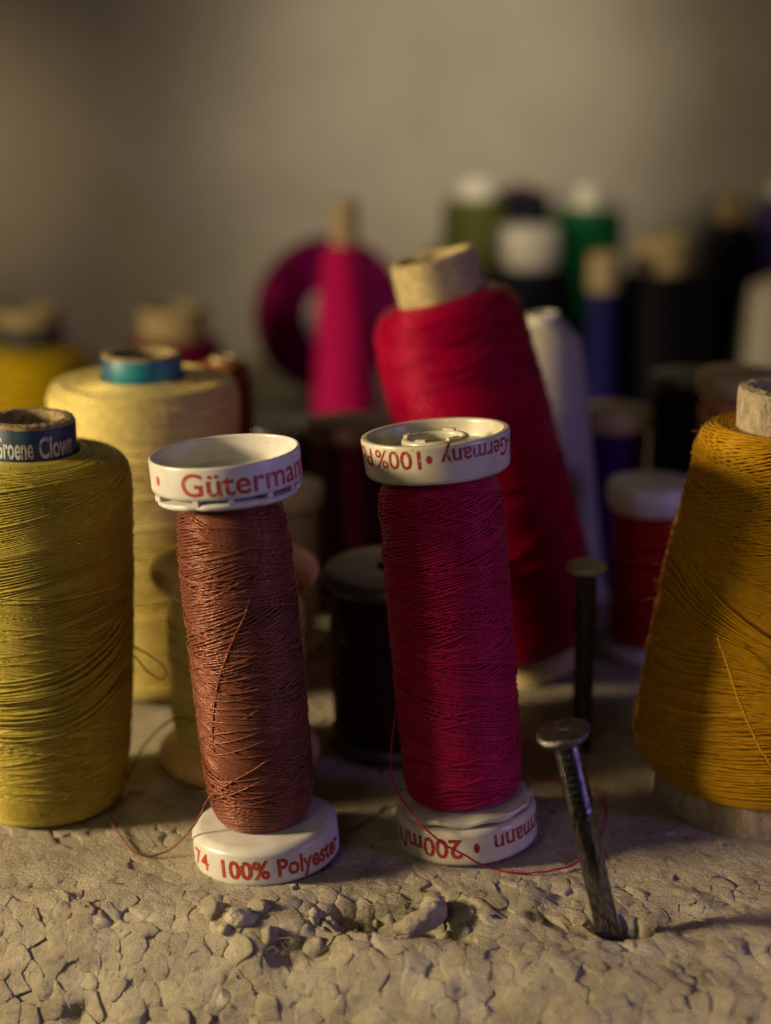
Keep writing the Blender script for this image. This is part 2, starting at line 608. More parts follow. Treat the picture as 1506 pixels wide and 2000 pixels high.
def hump(x, y):
    """uneven foam top: low swells in front, a torn crater and the hole round the near nail"""
    f = min(1, max(0, (-0.6 - y) / 1.2))
    h = 0.10 * f * mnoise.fractal(Vector((x * .55 + 3, y * .9, 1.7)), 1.0, 2.0, 3)
    h += 0.02 * mnoise.noise(Vector((x * 1.1, y * 1.1, 5)))
    h += 0.05 * f * mnoise.noise(Vector((x * 2.3, y * 2.6, 8))) + 0.02 * f * mnoise.noise(Vector((x * 5.5, y * 6, 3)))
    h -= 0.34 * math.exp(-((x - 0.15) / 1.05) ** 4 - ((y + 2.32 + .08 * x) / 0.42) ** 4)
    h += 0.07 * math.exp(-((x - 1.25) / .3) ** 2 - ((y + 2.5) / .5) ** 2)
    h -= 0.22 * math.exp(-((x + 1.15) / .45) ** 4 - ((y + 3.0) / .35) ** 4)
    d = math.hypot((x - 3.40) / .42, (y + 2.58) / .24) + .12 * mnoise.noise(Vector((x * 9, y * 9, 1)))
    h -= 0.75 * (1 - min(1, max(0, (d - .75) / .35)))
    d2 = (y + 2.42 + (x - 3.6) * -.13) / .09
    if 3.5 < x < 5.2:
        h -= 0.06 * math.exp(-d2 * d2) * min(1, (x - 3.5) / .3) * min(1, (5.2 - x) / .8)
    h -= 0.10 * math.exp(-((x + 3.9) / .35) ** 2 - ((y + 2.9) / .2) ** 2)
    h -= 0.12 * math.exp(-((x + 4.3) / .2) ** 2 - ((y + 3.6) / .25) ** 2)
    return h


def surf(x, s, h):
    """foam skin: s < 0 on the flat top, s > 0 rolling over the front edge; h = height along the normal"""
    if s <= 0:
        return (x, edge_y(x) - s, h)
    a = min(s / EDGE_R, EDGE_A)
    y, z = EDGE_R * math.sin(a), EDGE_R * (1 - math.cos(a))
    if s / EDGE_R > EDGE_A:
        k = s - EDGE_R * EDGE_A
        y += k * math.cos(EDGE_A)
        z += k * math.sin(EDGE_A)
    return (x, edge_y(x) - y - h * math.sin(a), -z + h * math.cos(a))


foam = thing('foam_block', 'pale bead foam block with a torn front edge under the spools', 'foam block')
del foam['category']
foam['kind'] = 'structure'
# the skin under the beads
xs = np.arange(-8.0, 8.6, 0.085)
ss = np.arange(-6.9, 5.2, 0.085)
V = []
for s in ss:
    for x in xs:
        y = edge_y(x) - s
        V.append(surf(x, s, hump(x, y) - 0.03))
nx, ns = len(xs), len(ss)
i = np.arange(ns - 1)[:, None] * nx
j = np.arange(nx - 1)[None, :]
F = np.stack([i + j, i + nx + j, i + nx + j + 1, i + j + 1], -1).reshape(-1, 4)
mk('foam_skin', np.array(V), F, M['foam'], foam)
# the rest of the block: a plain sheet behind and to the sides, the body below
V, F = [], []


def slab(x0, x1, ya, yb, top, bot):
    b = len(V)
    (y00, y01), (y10, y11) = ya, yb
    V.extend([(x0, y00, top), (x1, y01, top), (x1, y11, top), (x0, y10, top), (x0, y00, bot), (x1, y01, bot), (x1, y11, bot), (x0, y10, bot)])
    for q in ((0, 1, 2, 3), (4, 7, 6, 5), (0, 4, 5, 1), (1, 5, 6, 2), (2, 6, 7, 3), (3, 7, 4, 0)):
        F.append(tuple(b + k for k in q))


slab(-8.0, 8.515, (edge_y(-8.0) + 6.85, edge_y(8.515) + 6.85), (40.9, 40.9), -0.02, -4.5)
slab(-32, -8.002, (edge_y(-20) + .5, edge_y(-8) + .5), (40.9, 40.9), -0.03, -4.5)
slab(8.517, 32, (edge_y(8.5) + .5, edge_y(24) + .5), (40.9, 40.9), -0.03, -4.5)
mk('foam_sheet', V, F, M['foam_far'], foam, smooth=False)

# ---- beads: a cell for every bead, its own rim, dome and tilt
cell = 0.38
pts = []
X0, X1, S0, S1 = -7.6, 8.2, -6.6, 3.9
grid = {}


def ok_pt(p, d):
    gx, gy = int(p[0] // cell), int(p[1] // cell)
    for a in range(gx - 1, gx + 2):
        for b in range(gy - 1, gy + 2):
            for q in grid.get((a, b), ()):
                if (q[0] - p[0]) ** 2 + (q[1] - p[1]) ** 2 < d * d:
                    return False
    return True


for _ in range(26000):
    p = (random.uniform(X0, X1), random.uniform(S0, S1))
    if ok_pt(p, random.choice((.20, .29, .36))):
        grid.setdefault((int(p[0] // cell), int(p[1] // cell)), []).append(p)
        pts.append(p)


def clip(poly, mx, my, nx_, ny_):
    out = []
    for a, b in zip(poly, poly[1:] + poly[:1]):
        da = (a[0] - mx) * nx_ + (a[1] - my) * ny_
        db = (b[0] - mx) * nx_ + (b[1] - my) * ny_
        if da <= 0:
            out.append(a)
        if da * db < 0:
            t = da / (da - db)
            out.append((a[0] + (b[0] - a[0]) * t, a[1] + (b[1] - a[1]) * t))
    return out


def cell_poly(p):
    poly = [(p[0] - .5, p[1] - .5), (p[0] + .5, p[1] - .5), (p[0] + .5, p[1] + .5), (p[0] - .5, p[1] + .5)]
    gx, gy = int(p[0] // cell), int(p[1] // cell)
    for a in range(gx - 2, gx + 3):
        for b in range(gy - 2, gy + 3):
            for q in grid.get((a, b), ()):
                if q is p:
                    continue
                poly = clip(poly, (p[0] + q[0]) / 2, (p[1] + q[1]) / 2, q[0] - p[0], q[1] - p[1])
                if len(poly) < 3:
                    return None
    return poly


def centroid(poly):
    A = cx = cy = 0
    for a, b in zip(poly, poly[1:] + poly[:1]):
        k = a[0] * b[1] - b[0] * a[1]
        A += k
        cx += (a[0] + b[0]) * k
        cy += (a[1] + b[1]) * k
    return (cx / (3 * A), cy / (3 * A))


for _ in range(2):
    new = []
    for p in pts:
        poly = cell_poly(p)
        q = centroid(poly) if poly and len(poly) > 2 else p
        new.append((p[0] * .35 + q[0] * .65, p[1] * .35 + q[1] * .65))
    pts = new
    grid.clear()
    for p in pts:
        grid.setdefault((int(p[0] // cell), int(p[1] // cell)), []).append(p)


def outline(poly, n=14):
    c = [sum(a[k] for a in poly) / len(poly) for k in (0, 1)]
    for _ in range(0):
        q = []
        for a, b in zip(poly, poly[1:] + poly[:1]):
            q += [(a[0] * .86 + b[0] * .14, a[1] * .86 + b[1] * .14), (a[0] * .14 + b[0] * .86, a[1] * .14 + b[1] * .86)]
        poly = q
    seg = [math.dist(a, b) for a, b in zip(poly, poly[1:] + poly[:1])]
    cum = np.r_[0, np.cumsum(seg)]
    P = np.array(poly + poly[:1])
    t = np.linspace(0, cum[-1], n + 1)[:-1]
    return c, np.stack([np.interp(t, cum, P[:, 0]), np.interp(t, cum, P[:, 1])], -1)


CAMP, PITCH = Vector((0, -23.1, 11.93)), R(16)


def in_view(p):
    """how large a spot shows: 1 / depth, or 0 outside the picture"""
    v = Vector(p) - CAMP
    d = v.y * math.cos(PITCH) - v.z * math.sin(PITCH)
    u = v.y * math.sin(PITCH) + v.z * math.cos(PITCH)
    if abs(v.x / d) > .2353 + .004 or abs(u / d) > .3125 + .004:
        return 0
    return 1 / d


beads = []
NB = 16
for p in pts:
    poly = cell_poly(p)
    if not poly:
        continue
    c, O = outline(poly, NB)
    yy = edge_y(c[0]) - c[1]
    if math.hypot((c[0] - 3.40) / .50, (yy + 2.58) / .30) < 1:
        continue
    crater = math.exp(-((c[0] - .15) / 1.15) ** 4 - ((yy + 2.32 + .08 * c[0]) / .5) ** 4)
    if random.random() < 0.02 + .10 * crater:
        continue
    size = math.sqrt(max(.01, np.ptp(O[:, 0]) * np.ptp(O[:, 1])))
    front = min(1, max(0, (-yy - .9) / 1.0))
    rough = front * (.28 + .5 * min(1, max(0, (1.0 - c[0]) / 3)) * min(1, max(0, (c[1] + .6) / 1.0))) + .15
    rough = min(1, rough + crater)
    lift = random.gauss(0, .007 * rough) + crater * random.uniform(-.05, .06)
    if random.random() < .05 * rough:
        lift -= random.uniform(.02, .06)
    dome = random.uniform(.0, .012) * rough + .06 * crater + (random.random() < .07 * rough) * .035
    tx, ty = random.gauss(0, .06 * rough), random.gauss(0, .06 * rough)
    loose_fit = (random.random() < .06) * .12
    Vb, Fb = [], []
    jit = [random.gauss(0, .010) for _ in range(NB)]
    rings = [(1.13, -.10), (1.13, -.012), (1.0, .0), (.86, .3 * dome), (.45, .85 * dome)]
    for k, (f, dz) in enumerate(rings):
        for i_, (ox, oy) in enumerate(O):
            # the seams between beads are fused shut in most places and gape in others
            G = min(1, max(0, (mnoise.noise(Vector((ox * 1.6, oy * 1.6, 20))) + .55 * mnoise.noise(Vector((ox * 5, oy * 5, 9))) - .36 + .6 * crater) / .30))
            ff = f - (G * .10 + loose_fit + .06 * crater) * (1 if k < 3 else .3) + (jit[i_] if k else 0)
            x = c[0] + (ox - c[0]) * ff
            s = c[1] + (oy - c[1]) * ff
            wv = mnoise.noise_vector(Vector((x * 3.2, s * 3.2, 4)))
            wf = mnoise.noise_vector(Vector((x * 8.5, s * 8.5, 7)))
            x += .10 * wv.x + .026 * wf.x
            s += .10 * wv.y + .026 * wf.y
            h = hump(x, edge_y(x) - s) + lift + dz + tx * (x - c[0]) + ty * (s - c[1])
            h -= (.03 if k == 1 else .02 if k == 2 else 0) * G
            if k >= 2:
                h += .016 * mnoise.noise(Vector((x * 9, s * 9, 2.0)))
            Vb.append(surf(x, s, h))
    h = hump(c[0], yy) + lift + dome + .004
    Vb.append(surf(c[0], c[1], h))
    for k in range(len(rings) - 1):
        for i_ in range(NB):
            i2 = (i_ + 1) % NB
            Fb.append((k * NB + i_, k * NB + i2, (k + 1) * NB + i2, (k + 1) * NB + i_))
    k = (len(rings) - 1) * NB
    for i_ in range(NB):
        Fb.append((k + i_, k + (i_ + 1) % NB, len(rings) * NB))
    a, b, d = (Vector(Vb[k]), Vector(Vb[k + 4]), Vector(Vb[k + 9]))
    if (b - a).cross(d - a).dot(Vector((0, -.3, 1))) < 0:
        Fb = [tuple(reversed(f)) for f in Fb]
    beads.append((in_view(Vb[-1]) * size, Vb, Fb, M['foam']))
# whole loose beads lying in the torn places
loose = [(-2.06, -2.40, .22), (-1.78, -2.12, .17), (-2.46, -2.20, .17), (-2.26, -2.62, .10), (-1.62, -2.72, .14), (-1.30, -2.72, .13), (-.98, -2.80, .17), (-.78, -2.30, .15), (-.45, -2.42, .14), (-.20, -2.62, .13), (.30, -1.92, .12)]
for _ in range(20):
    x = random.uniform(-1.1, 1.3)
    loose.append((x, -2.32 - .08 * x + random.uniform(-.42, .38), random.uniform(.06, .13)))
for x, y, r in loose:
    Vb, Fb = [], []
    ax = [r * random.uniform(.85, 1.15) for _ in range(3)]
    z0 = hump(x, y) - r * .25
    rz = random.uniform(0, 3)
    off = random.uniform(0, 50)
    nl, na = 8, 12
    for a in range(1, nl):
        for b in range(na):
            t, ph = math.pi * a / nl, 2 * math.pi * b / na
            d = Vector((math.sin(t) * math.cos(ph), math.sin(t) * math.sin(ph), math.cos(t)))
            k = 1 + .5 * mnoise.noise(d * 1.5 + Vector((off, 0, 0)))
            Vb.append((x + d.x * ax[0] * k, y + d.y * ax[1] * k, z0 + d.z * ax[2] * k * .9))
    top, bot = len(Vb), len(Vb) + 1
    Vb += [(x, y, z0 + ax[2] * .9), (x, y, z0 - ax[2] * .9)]
    for a in range(nl - 2):
        for b in range(na):
            Fb.append((a * na + b, (a + 1) * na + b, (a + 1) * na + (b + 1) % na, a * na + (b + 1) % na))
    for b in range(na):
        Fb.append((top, b, (b + 1) % na))
        Fb.append((bot, (nl - 2) * na + (b + 1) % na, (nl - 2) * na + b))
    beads.append((1, Vb, Fb, M['foam_bead'] if r > .2 else M['foam']))
beads.sort(key=lambda q: -q[0])
for _, Vb, Fb, bm_ in beads[:298]:
    mk('bead', Vb, Fb, bm_, foam)
Va, Fa = [], []
for _, Vb, Fb, _m in beads[298:]:
    o = len(Va)
    Va += Vb
    Fa += [tuple(k + o for k in f) for f in Fb]
rest = mk('bead_mass', Va, Fa, M['foam'], foam)
rest['kind'] = 'stuff'
# a curled flake of foam standing in the torn place
q = spline([(.12, -2.62, -.02), (.36, -2.60, .02), (.58, -2.48, .05), (.70, -2.28, .06), (.66, -2.08, .03), (.52, -1.98, -.02)], 8)
Vt, Ft = tube(q, np.interp(np.linspace(0, 1, len(q)), [0, .15, .5, .85, 1], [.05, .15, .19, .16, .04]), 10)
for v in Vt:
    v += .03 * np.array(mnoise.noise_vector(Vector(v) * 7)) + .02 * np.array(mnoise.noise_vector(Vector(v) * 16))
mk('foam_flake', Vt, Ft, M['foam'], foam)

# ------------------------------------------------------------------ flanged plastic spools
TP = 0.0320


def seam_wob(amp, f=3, seed=0):
    return lambda a, i: (amp * math.sin(a * f + seed + i * .2), 0)


# copper spool
cs = thing('thread_spool', 'white plastic spool of shiny copper brown thread standing in front', 'thread spool', (-1.80, -0.45, 0), (-1.0, -4.6, 0), 'flanged plastic spools in the front row')
bf = lathe_part('bottom_flange', rounded([(0, 0), (1.06, 0), (1.105, .06), (1.105, .52), (1.0, .60), (.3, .63), (0, .63)], .05), M['plastic'], cs, 96)
lettering('100%', bf, M['ink_red'], 1.1085, .15, .27, -32, 7, bold=.03)
lettering('Polyester', bf, M['ink_red'], 1.1085, .15, .27, 13, 78, bold=.03)
lettering('74', bf, M['ink_red'], 1.1085, .16, .26, -68, -46, bold=.01)
(wm, P1) = wind([(.58, .66), (.70, .78), (.76, 1.05), (.78, 2.0), (.79, 3.2), (.79, 4.2), (.785, 5.0), (.735, 5.42), (.58, 5.66)], TP, .0142, 44,
                layers=((.04, .004), (.24, .009), (.36, .009)), strays=56, stray_amp=.30, seed=3)
tw = mk('wound_thread', *wm, M['copper'], cs)
fz = mk('thread_fuzz', *fuzz(P1, 560, 5), M['copper'], tw)
fz['kind'] = 'stuff'
mk('loose_strand', *ply(strand_on(P1, [(40, 5.5), (37, 5.15), (20, 4.5), (9, 4.1), (-5, 3.75), (-24, 3.15), (-36, 2.6), (-40, 2.35), (-41, 2.0)], .045), .0175), M['copper'], cs)
tail = list(map(tuple, strand_on(P1, [(56, 2.45), (30, 2.0), (5, 1.78), (-18, 1.60), (-42, 1.38)], .055)))[::6]
wp = [(-2.62, -0.86, 1.14), (-2.76, -0.86, 0.86), (-2.93, -0.85, 0.59), (-3.26, -0.56, 0.14), (-3.52, -0.61, 0.06), (-3.78, -0.57, 0.06), (-4.04, -0.16, 0.06),
      (-4.33, 0.50, 0.10), (-4.30, 1.12, 0.20), (-4.22, 1.57, 0.35), (-4.06, 2.05, 0.60), (-3.86, 2.30, 0.80), (-3.61, 2.10, 1.08), (-3.31, 1.80, 1.28), (-3.00, 1.66, 1.27), (-2.6, 1.62, 1.22), (-2.2, 1.66, 1.25)]
Vt, Ft = ply(kinked(spline(tail + to_local(cs, wp), 10)), .0175)
mk('loose_end', Vt, Ft, M['copper'], cs)
wp = [(-0.9, -.35, .45), (-0.76, -0.2, 0.30), (-0.51, 0.24, 0.07), (-0.19, 0.68, 0.06), (0.18, 1.11, 0.06), (.4, 1.5, .05)]
mk('loose_end', *ply(kinked(spline(to_local(cs, wp), 10), .012), .015), M['copper'], cs)
# locking disc under the cup, notched, then the cup itself
td = lathe_part('locking_disc', rounded([(0, 5.66), (.96, 5.68), (1.05, 5.73), (1.05, 5.79), (.85, 5.82), (.5, 5.83), (0, 5.83)], .02), M['plastic'], cs, 96,
                wob=lambda a, i: (-.05 * max(0, math.cos(a * 7 + 1)) ** 12, .015 * math.sin(a * 3)))
cup = lathe_part('top_flange', rounded([(0, 5.86), (.90, 5.84), (1.06, 5.87), (1.085, 5.92), (1.085, 6.32), (1.07, 6.345), (1.045, 6.345), (1.03, 6.32), (1.02, 5.97), (.85, 5.94), (0, 5.95)], .02), M['plastic'], cs, 112)
for a in (-62, -20, 8, 40, 66, 130, 210):
    a = R(a)
    Vc, Fc = [], []
    c = Vector((1.0 * math.sin(a), -1.0 * math.cos(a), 5.835))
    t = Vector((math.cos(a), math.sin(a), 0))
    n_ = Vector((math.sin(a), -math.cos(a), 0))
    for dz in (-.04, .05):
        for u, v in ((-.05, -.1), (.05, -.1), (.04, .055), (-.04, .055)):
            Vc.append(c + t * u + n_ * v + Vector((0, 0, dz)))
    mk('snap_tab', Vc, [(0, 3, 2, 1), (4, 5, 6, 7), (0, 1, 5, 4), (1, 2, 6, 5), (2, 3, 7, 6), (3, 0, 4, 7)], M['plastic'], td, smooth=False)
lettering('Gütermann', cup, M['ink_red'], 1.0885, 5.945, .32, -29, 92, bold=.012)
lettering('.', cup, M['ink_red'], 1.0885, 6.07, .60, -58, -53, bold=.02)
lettering('Gütermann', cup, M['ink_red'], 1.0885, 5.945, .32, -203, -76, bold=.012)

# crimson spool
xs_ = thing('thread_spool', 'white plastic spool of crimson thread with its printing upside down', 'thread spool', (1.29, 0.10, 0), (-2.6, -5.0, 0), 'flanged plastic spools in the front row')
xs_.scale = (1, 1, 1.022)
bf = lathe_part('bottom_flange', rounded([(0, 0), (1.03, 0), (1.085, .06), (1.085, .50), (1.04, .56), (.3, .56), (0, .56)], .04), M['plastic_cream'], xs_, 96)
lettering('Gütermann', bf, M['ink_wine'], 1.0885, .44, .28, 20, 118, flip=True, bold=.02)
lettering('.', bf, M['ink_wine'], 1.0885, .34, .6, 3, 8, flip=True, bold=.03)
lettering('200m/V', bf, M['ink_wine'], 1.0885, .44, .29, -78, -6, flip=True, bold=.02)
lathe_part('locking_disc', rounded([(.3, .585), (.98, .585), (1.03, .61), (1.03, .67), (.9, .70), (.4, .72)], .015), M['plastic_cream'], xs_, 120,
           wob=lambda a, i: (.02 * math.sin(a * 9), .032 * math.sin(a * 9 + .6) * (1 if 0 < i < 12 else .2)))
(wm, P2) = wind([(.62, .74), (.82, .84), (.87, 1.1), (.885, 2.0), (.89, 3.2), (.89, 4.2), (.885, 5.2), (.85, 5.52), (.66, 5.72)], TP * 1.03, .0148, 46,
                layers=((.04, .004), (.22, .009), (.34, .008)), strays=40, stray_amp=.32, seed=11)
tw = mk('wound_thread', *wm, M['crimson'], xs_)
fz = mk('thread_fuzz', *fuzz(P2, 420, 6, .11), M['crimson'], tw)
fz['kind'] = 'stuff'
wp = [(0.46, -0.02, 2.75), (0.26, -0.03, 2.4), (0.15, -0.08, 2.10), (0.09, -0.20, 1.56), (0.12, -0.35, 1.16), (0.29, -0.68, 0.97), (0.57, -1.02, 0.73), (0.84, -1.10, 0.52), (1.12, -1.13, 0.36), (1.39, -1.12, 0.19), (1.61, -1.06, 0.07),
      (2.04, -1.16, 0.05), (2.38, -1.10, 0.05), (2.82, -0.90, 0.05), (3.15, -0.44, 0.05), (3.34, 0.06, 0.05), (3.51, 0.71, 0.05), (3.53, 1.30, 0.05), (3.39, 1.72, 0.05), (2.93, 2.05, 0.05), (2.43, 2.09, 0.05), (1.9, 1.9, .06)]
mk('loose_end', *ply(kinked(spline(to_local(xs_, wp), 10), .012), .0165), M['crimson'], xs_)
cup = lathe_part('top_flange', rounded([(0, 5.76), (1.03, 5.75), (1.07, 5.80), (1.10, 6.28), (1.09, 6.32), (1.01, 6.32), (.99, 6.28), (.97, 6.06), (.53, 6.04), (.50, 6.23), (.47, 6.25), (.41, 6.25), (.39, 6.22), (.38, 5.95), (0, 5.95)], .018), M['plastic_cream'], xs_, 112)
for a, wd in ((-30, .10), (35, .12), (150, .11), (250, .1)):
    a = R(a)
    c = Vector((.44 * math.sin(a), -.44 * math.cos(a), 6.25))
    t = Vector((math.cos(a), math.sin(a), 0))
    n_ = Vector((math.sin(a), -math.cos(a), 0))
    Vc = [c + t * u + n_ * v + Vector((0, 0, dz)) for dz, k in ((-.03, 1), (.035, .8)) for u, v in ((-wd * k, -.032), (wd * k, -.032), (wd * k, .032), (-wd * k, .032))]
    mk('hub_lug', Vc, [(0, 3, 2, 1), (4, 5, 6, 7), (0, 1, 5, 4), (1, 2, 6, 5), (2, 3, 7, 6), (3, 0, 4, 7)], M['plastic_cream'], cup, smooth=False)


def flange_lettering(s, a0, a1, zt, cap):
    # the cup flares a little: letter radius follows the wall
    o = lettering(s, cup, M['ink_wine'], 1.0, zt, cap, a0, a1, flip=True, bold=.014)
    for v in o.data.vertices:
        k = 1.07 + .03 * (v.co.z - 5.80) / .48 + .0035
        v.co.x *= k
        v.co.y *= k


flange_lettering('-Germany', 2, 74, 6.25, .25)
flange_lettering('.', -9, -5, 6.17, .55)
flange_lettering('100%', -54, -13, 6.25, .25)
flange_lettering('Polyester', -140, -59, 6.25, .25)

# ------------------------------------------------------------------ olive-yellow spool on a printed tube, left
ys = thing('thread_cone', 'large olive yellow spool with a dark blue printed tube at the left edge', 'thread spool', (-5.54, 1.45, 0), (0, .6, 0), 'big spools wound on cardboard tubes')


def frayed(amp, top):
    def f(a, i):
        if i in top:
            return (amp * .6 * mnoise.noise(Vector((math.cos(a) * 6, math.sin(a) * 6, i * .4))), amp * mnoise.noise(Vector((math.cos(a) * 9, math.sin(a) * 9, 3 + i * .3))))
        return (0, 0)
    return f


prof = [(.70, .05), (.70, 6.36), (.685, 6.40), (.60, 6.42), (.53, 6.41), (.505, 6.37), (.50, .05)]
tb = lathe_part('tube', prof, M['card_brown'], ys, 96, frayed(.014, (2, 3, 4, 5)))
lb = lathe_part('printed_band', [(.708, 5.70), (.712, 5.72), (.712, 6.33), (.705, 6.345)], M['label_blue'], ys, 96, lambda a, i: (0, .018 * mnoise.noise(Vector((math.cos(a) * 7, math.sin(a) * 7, 0))) if i > 1 else 0))
lettering('Groene', lb, M['ink_white'], .7145, 5.92, .31, -33, 16, bold=.02)
lettering('Clown', lb, M['ink_white'], .7145, 5.92, .31, 23, 73, bold=.02)
(wm, P3) = wind([(.95, .03), (1.18, .10), (1.28, .35), (1.36, 1.2), (1.42, 2.2), (1.47, 3.4), (1.50, 4.4), (1.51, 5.2), (1.50, 5.52), (1.42, 5.71), (1.20, 5.81), (.74, 5.85)], .0250, .0112, 60,
                layers=((.05, .003), (.34, .005), (.50, .005)), strays=46, stray_amp=.35, seed=21, fade=.9)
tw = mk('wound_thread', *wm, M['olive'], ys)
fz = mk('thread_fuzz', *fuzz(P3, 520, 8, .13), M['olive'], tw)
fz['kind'] = 'stuff'
# a slack bundle swept round the lower half
g = np.random.default_rng(5)
bun = []
for k in range(26):
    u = np.linspace(-130, 100, 60)
    z = 2.28 + k * .024 - .16 * (k % 3) + .42 * np.sin(np.radians(u * .8 + 6 * k * .3 - 70)) * g.uniform(.6, 1.1) + .55 * np.clip((u - 20) / 70, 0, 1.2) ** 1.5
    s = np.interp(z, P3.z, P3.s)
    e = np.minimum(np.linspace(0, 6, 60), np.linspace(6, 0, 60)).clip(0, 1)
    X, U = P3.at(s, np.radians(u) - math.pi / 2, (.05 + .015 * (k % 4)) * e - .02 * (1 - e))
    bun.append(tube(X, .0145, 4, U))
mk('slack_thread', *join(bun), M['olive'], ys)
wp = [(-4.16, 1.10, 2.98), (-4.10, 1.20, 2.84), (-4.02, 1.30, 2.72), (-3.77, 1.35, 2.56), (-3.55, 1.30, 2.39), (-3.49, 1.25, 2.25), (-3.60, 1.25, 2.18), (-3.80, 1.20, 2.36), (-3.98, 1.20, 2.60), (-4.11, 1.15, 2.76), (-4.16, 1.05, 2.82)]
mk('loose_loop', *ply(kinked(spline(to_local(ys, wp), 10), .012), .016), M['olive'], ys)

# ------------------------------------------------------------------ ochre cone, right
oc = thing('thread_cone', 'ochre cone of coarse thread on a grey cardboard tube at the right edge', 'thread cone', (6.18, 1.65, 0), (0, 0, 0), 'big spools wound on cardboard tubes')
prof = [(1.74, 0), (1.76, .04), (1.70, .80), (.72, 5.9), (.74, 6.72), (.72, 6.82), (.62, 6.86), (.50, 6.83), (.47, 6.75), (.50, 5.9), (1.5, .6), (1.55, 0)]
lathe_part('tube', prof, M['card_grey'], oc, 96, lambda a, i: (.03 * mnoise.noise(Vector((math.cos(a) * 5, math.sin(a) * 5, i * .5))), .05 * mnoise.noise(Vector((math.cos(a) * 8, math.sin(a) * 8, i))) if i in (5, 6, 7) else 0))
(wm, P4) = wind([(1.70, .56), (1.90, .66), (2.03, .86), (2.06, 1.1), (1.99, 1.8), (1.84, 2.9), (1.66, 3.9), (1.46, 5.0), (1.32, 5.8), (1.24, 6.08), (1.08, 6.2), (.72, 6.14)], .038, .0172, 60,
                layers=((.05, .004), (.40, .006), (.56, .006)), strays=26, stray_amp=.3, seed=31, fade=.8)
tw = mk('wound_thread', *wm, M['ochre'], oc)
fz = mk('thread_fuzz', *fuzz(P4, 420, 9, .13, .004), M['ochre'], tw)
fz['kind'] = 'stuff'
bun = []
for k in range(22):
    u = np.linspace(-125, 80, 60)
    z = 3.55 - .75 * np.clip((u + 70) / 110, 0, 1.3) ** .8 + .05 * k - .035 * k * np.clip((u + 80) / 60, 0, 1.2) + g.normal(0, .02)
    s = np.interp(z, P4.z, P4.s)
    e = np.minimum(np.linspace(0, 6, 60), np.linspace(6, 0, 60)).clip(0, 1)
    X, U = P4.at(s, np.radians(u) - math.pi / 2, (.06 + .022 * (k % 3)) * e - .02 * (1 - e))
    bun.append(tube(X, .0215, 4, U))
mk('slack_thread', *join(bun), M['ochre'], oc)
wp = [(4.95, -0.12, 3.40), (5.02, -0.22, 3.22), (5.10, -0.40, 2.96), (5.19, -0.60, 2.67), (5.38, -0.75, 2.22), (5.56, -0.85, 1.87), (5.83, -0.95, 1.53), (6.3, -1.0, 1.1)]
mk('loose_end', *ply(kinked(spline(to_local(oc, wp), 10), .012), .021), M['ochre'], oc)

# ------------------------------------------------------------------ nails
def nail(label, loc, lean, length, mats, seed):
    t = thing('nail', label, 'nail', loc, lean, 'steel nails stuck in the foam')
    g = random.Random(seed)
    prof = [(0, -1.2), (.03, -1.1), (.165, -.75), (.168, 0)]
    z = .15
    while z < length - .30:
        prof.append((.166, z))
        z += .12
    # clamping ridges under the head
    z0 = length - 1.15
    prof = [p for p in prof if p[1] < z0]
    for k in range(17):
        zz = z0 + k * .055
        prof += [(.156, zz), (.184, zz + .018), (.156, zz + .04)]
    prof += [(.165, length - .17), (.18, length - .12), (.23, length - .08), (.27, length - .07)]
    lathe_part('shank', prof, mats[0], t, 24, lambda a, i: (.010 * math.cos(2 * a) * (1 if i % 2 else .5), 0), sharp=False)
    hp = rounded([(.0, length - .09), (.30, length - .085), (.355, length - .04), (.365, length + .005), (.33, length + .045), (.12, length + .055), (0, length + .055)], .02)
    lathe_part('head', hp, mats[1], t, 40, lambda a, i: (.012 * math.sin(2 * a + seed) + .006 * math.sin(5 * a), .008 * math.sin(3 * a + seed)), sharp=False)
    return t


nail('leaning steel nail in a torn hole in the foam, nearest the lens', (3.13, -2.62, -.08), (4, -13.5, 0), 3.23, (M['steel'], M['steel_head']), 1)
nail('upright dark nail standing behind the leaning nail', (3.43, 3.36, 0), (2, -.5, 0), 3.42, (M['steel_dark'], M['steel_pale']), 4)

# ------------------------------------------------------------------ red cone leaning in the middle
rc = thing('thread_cone', 'tall glossy red cone leaning left on a tan cardboard tube', 'thread cone', (2.92, 7.15, 0.05), (0, -14.4, 0), 'big spools wound on cardboard tubes')
prof = [(.90, 0), (.90, .5), (.80, 8.26), (.78, 8.36), (.72, 8.38), (.64, 8.37), (.60, 8.30), (.68, .5), (.70, 0)]
lathe_part('tube', prof, M['card'], rc, 72, lambda a, i: (.02 * math.sin(3 * a + 1) + .025 * math.sin(6 * a), .01 * math.sin(5 * a)))
(wm, P5) = wind([(.92, .52), (1.25, .62), (1.46, .95), (1.52, 2.0), (1.49, 4.0), (1.44, 5.8), (1.40, 6.9), (1.34, 7.25), (1.15, 7.5), (.82, 7.58)], .034, .0155, 48,
                layers=((.08, .004), (.45, .005), (.5, .007)), strays=30, stray_amp=.5, seed=41, fade=1.0)
mk('wound_thread', *wm, M['red'], rc)


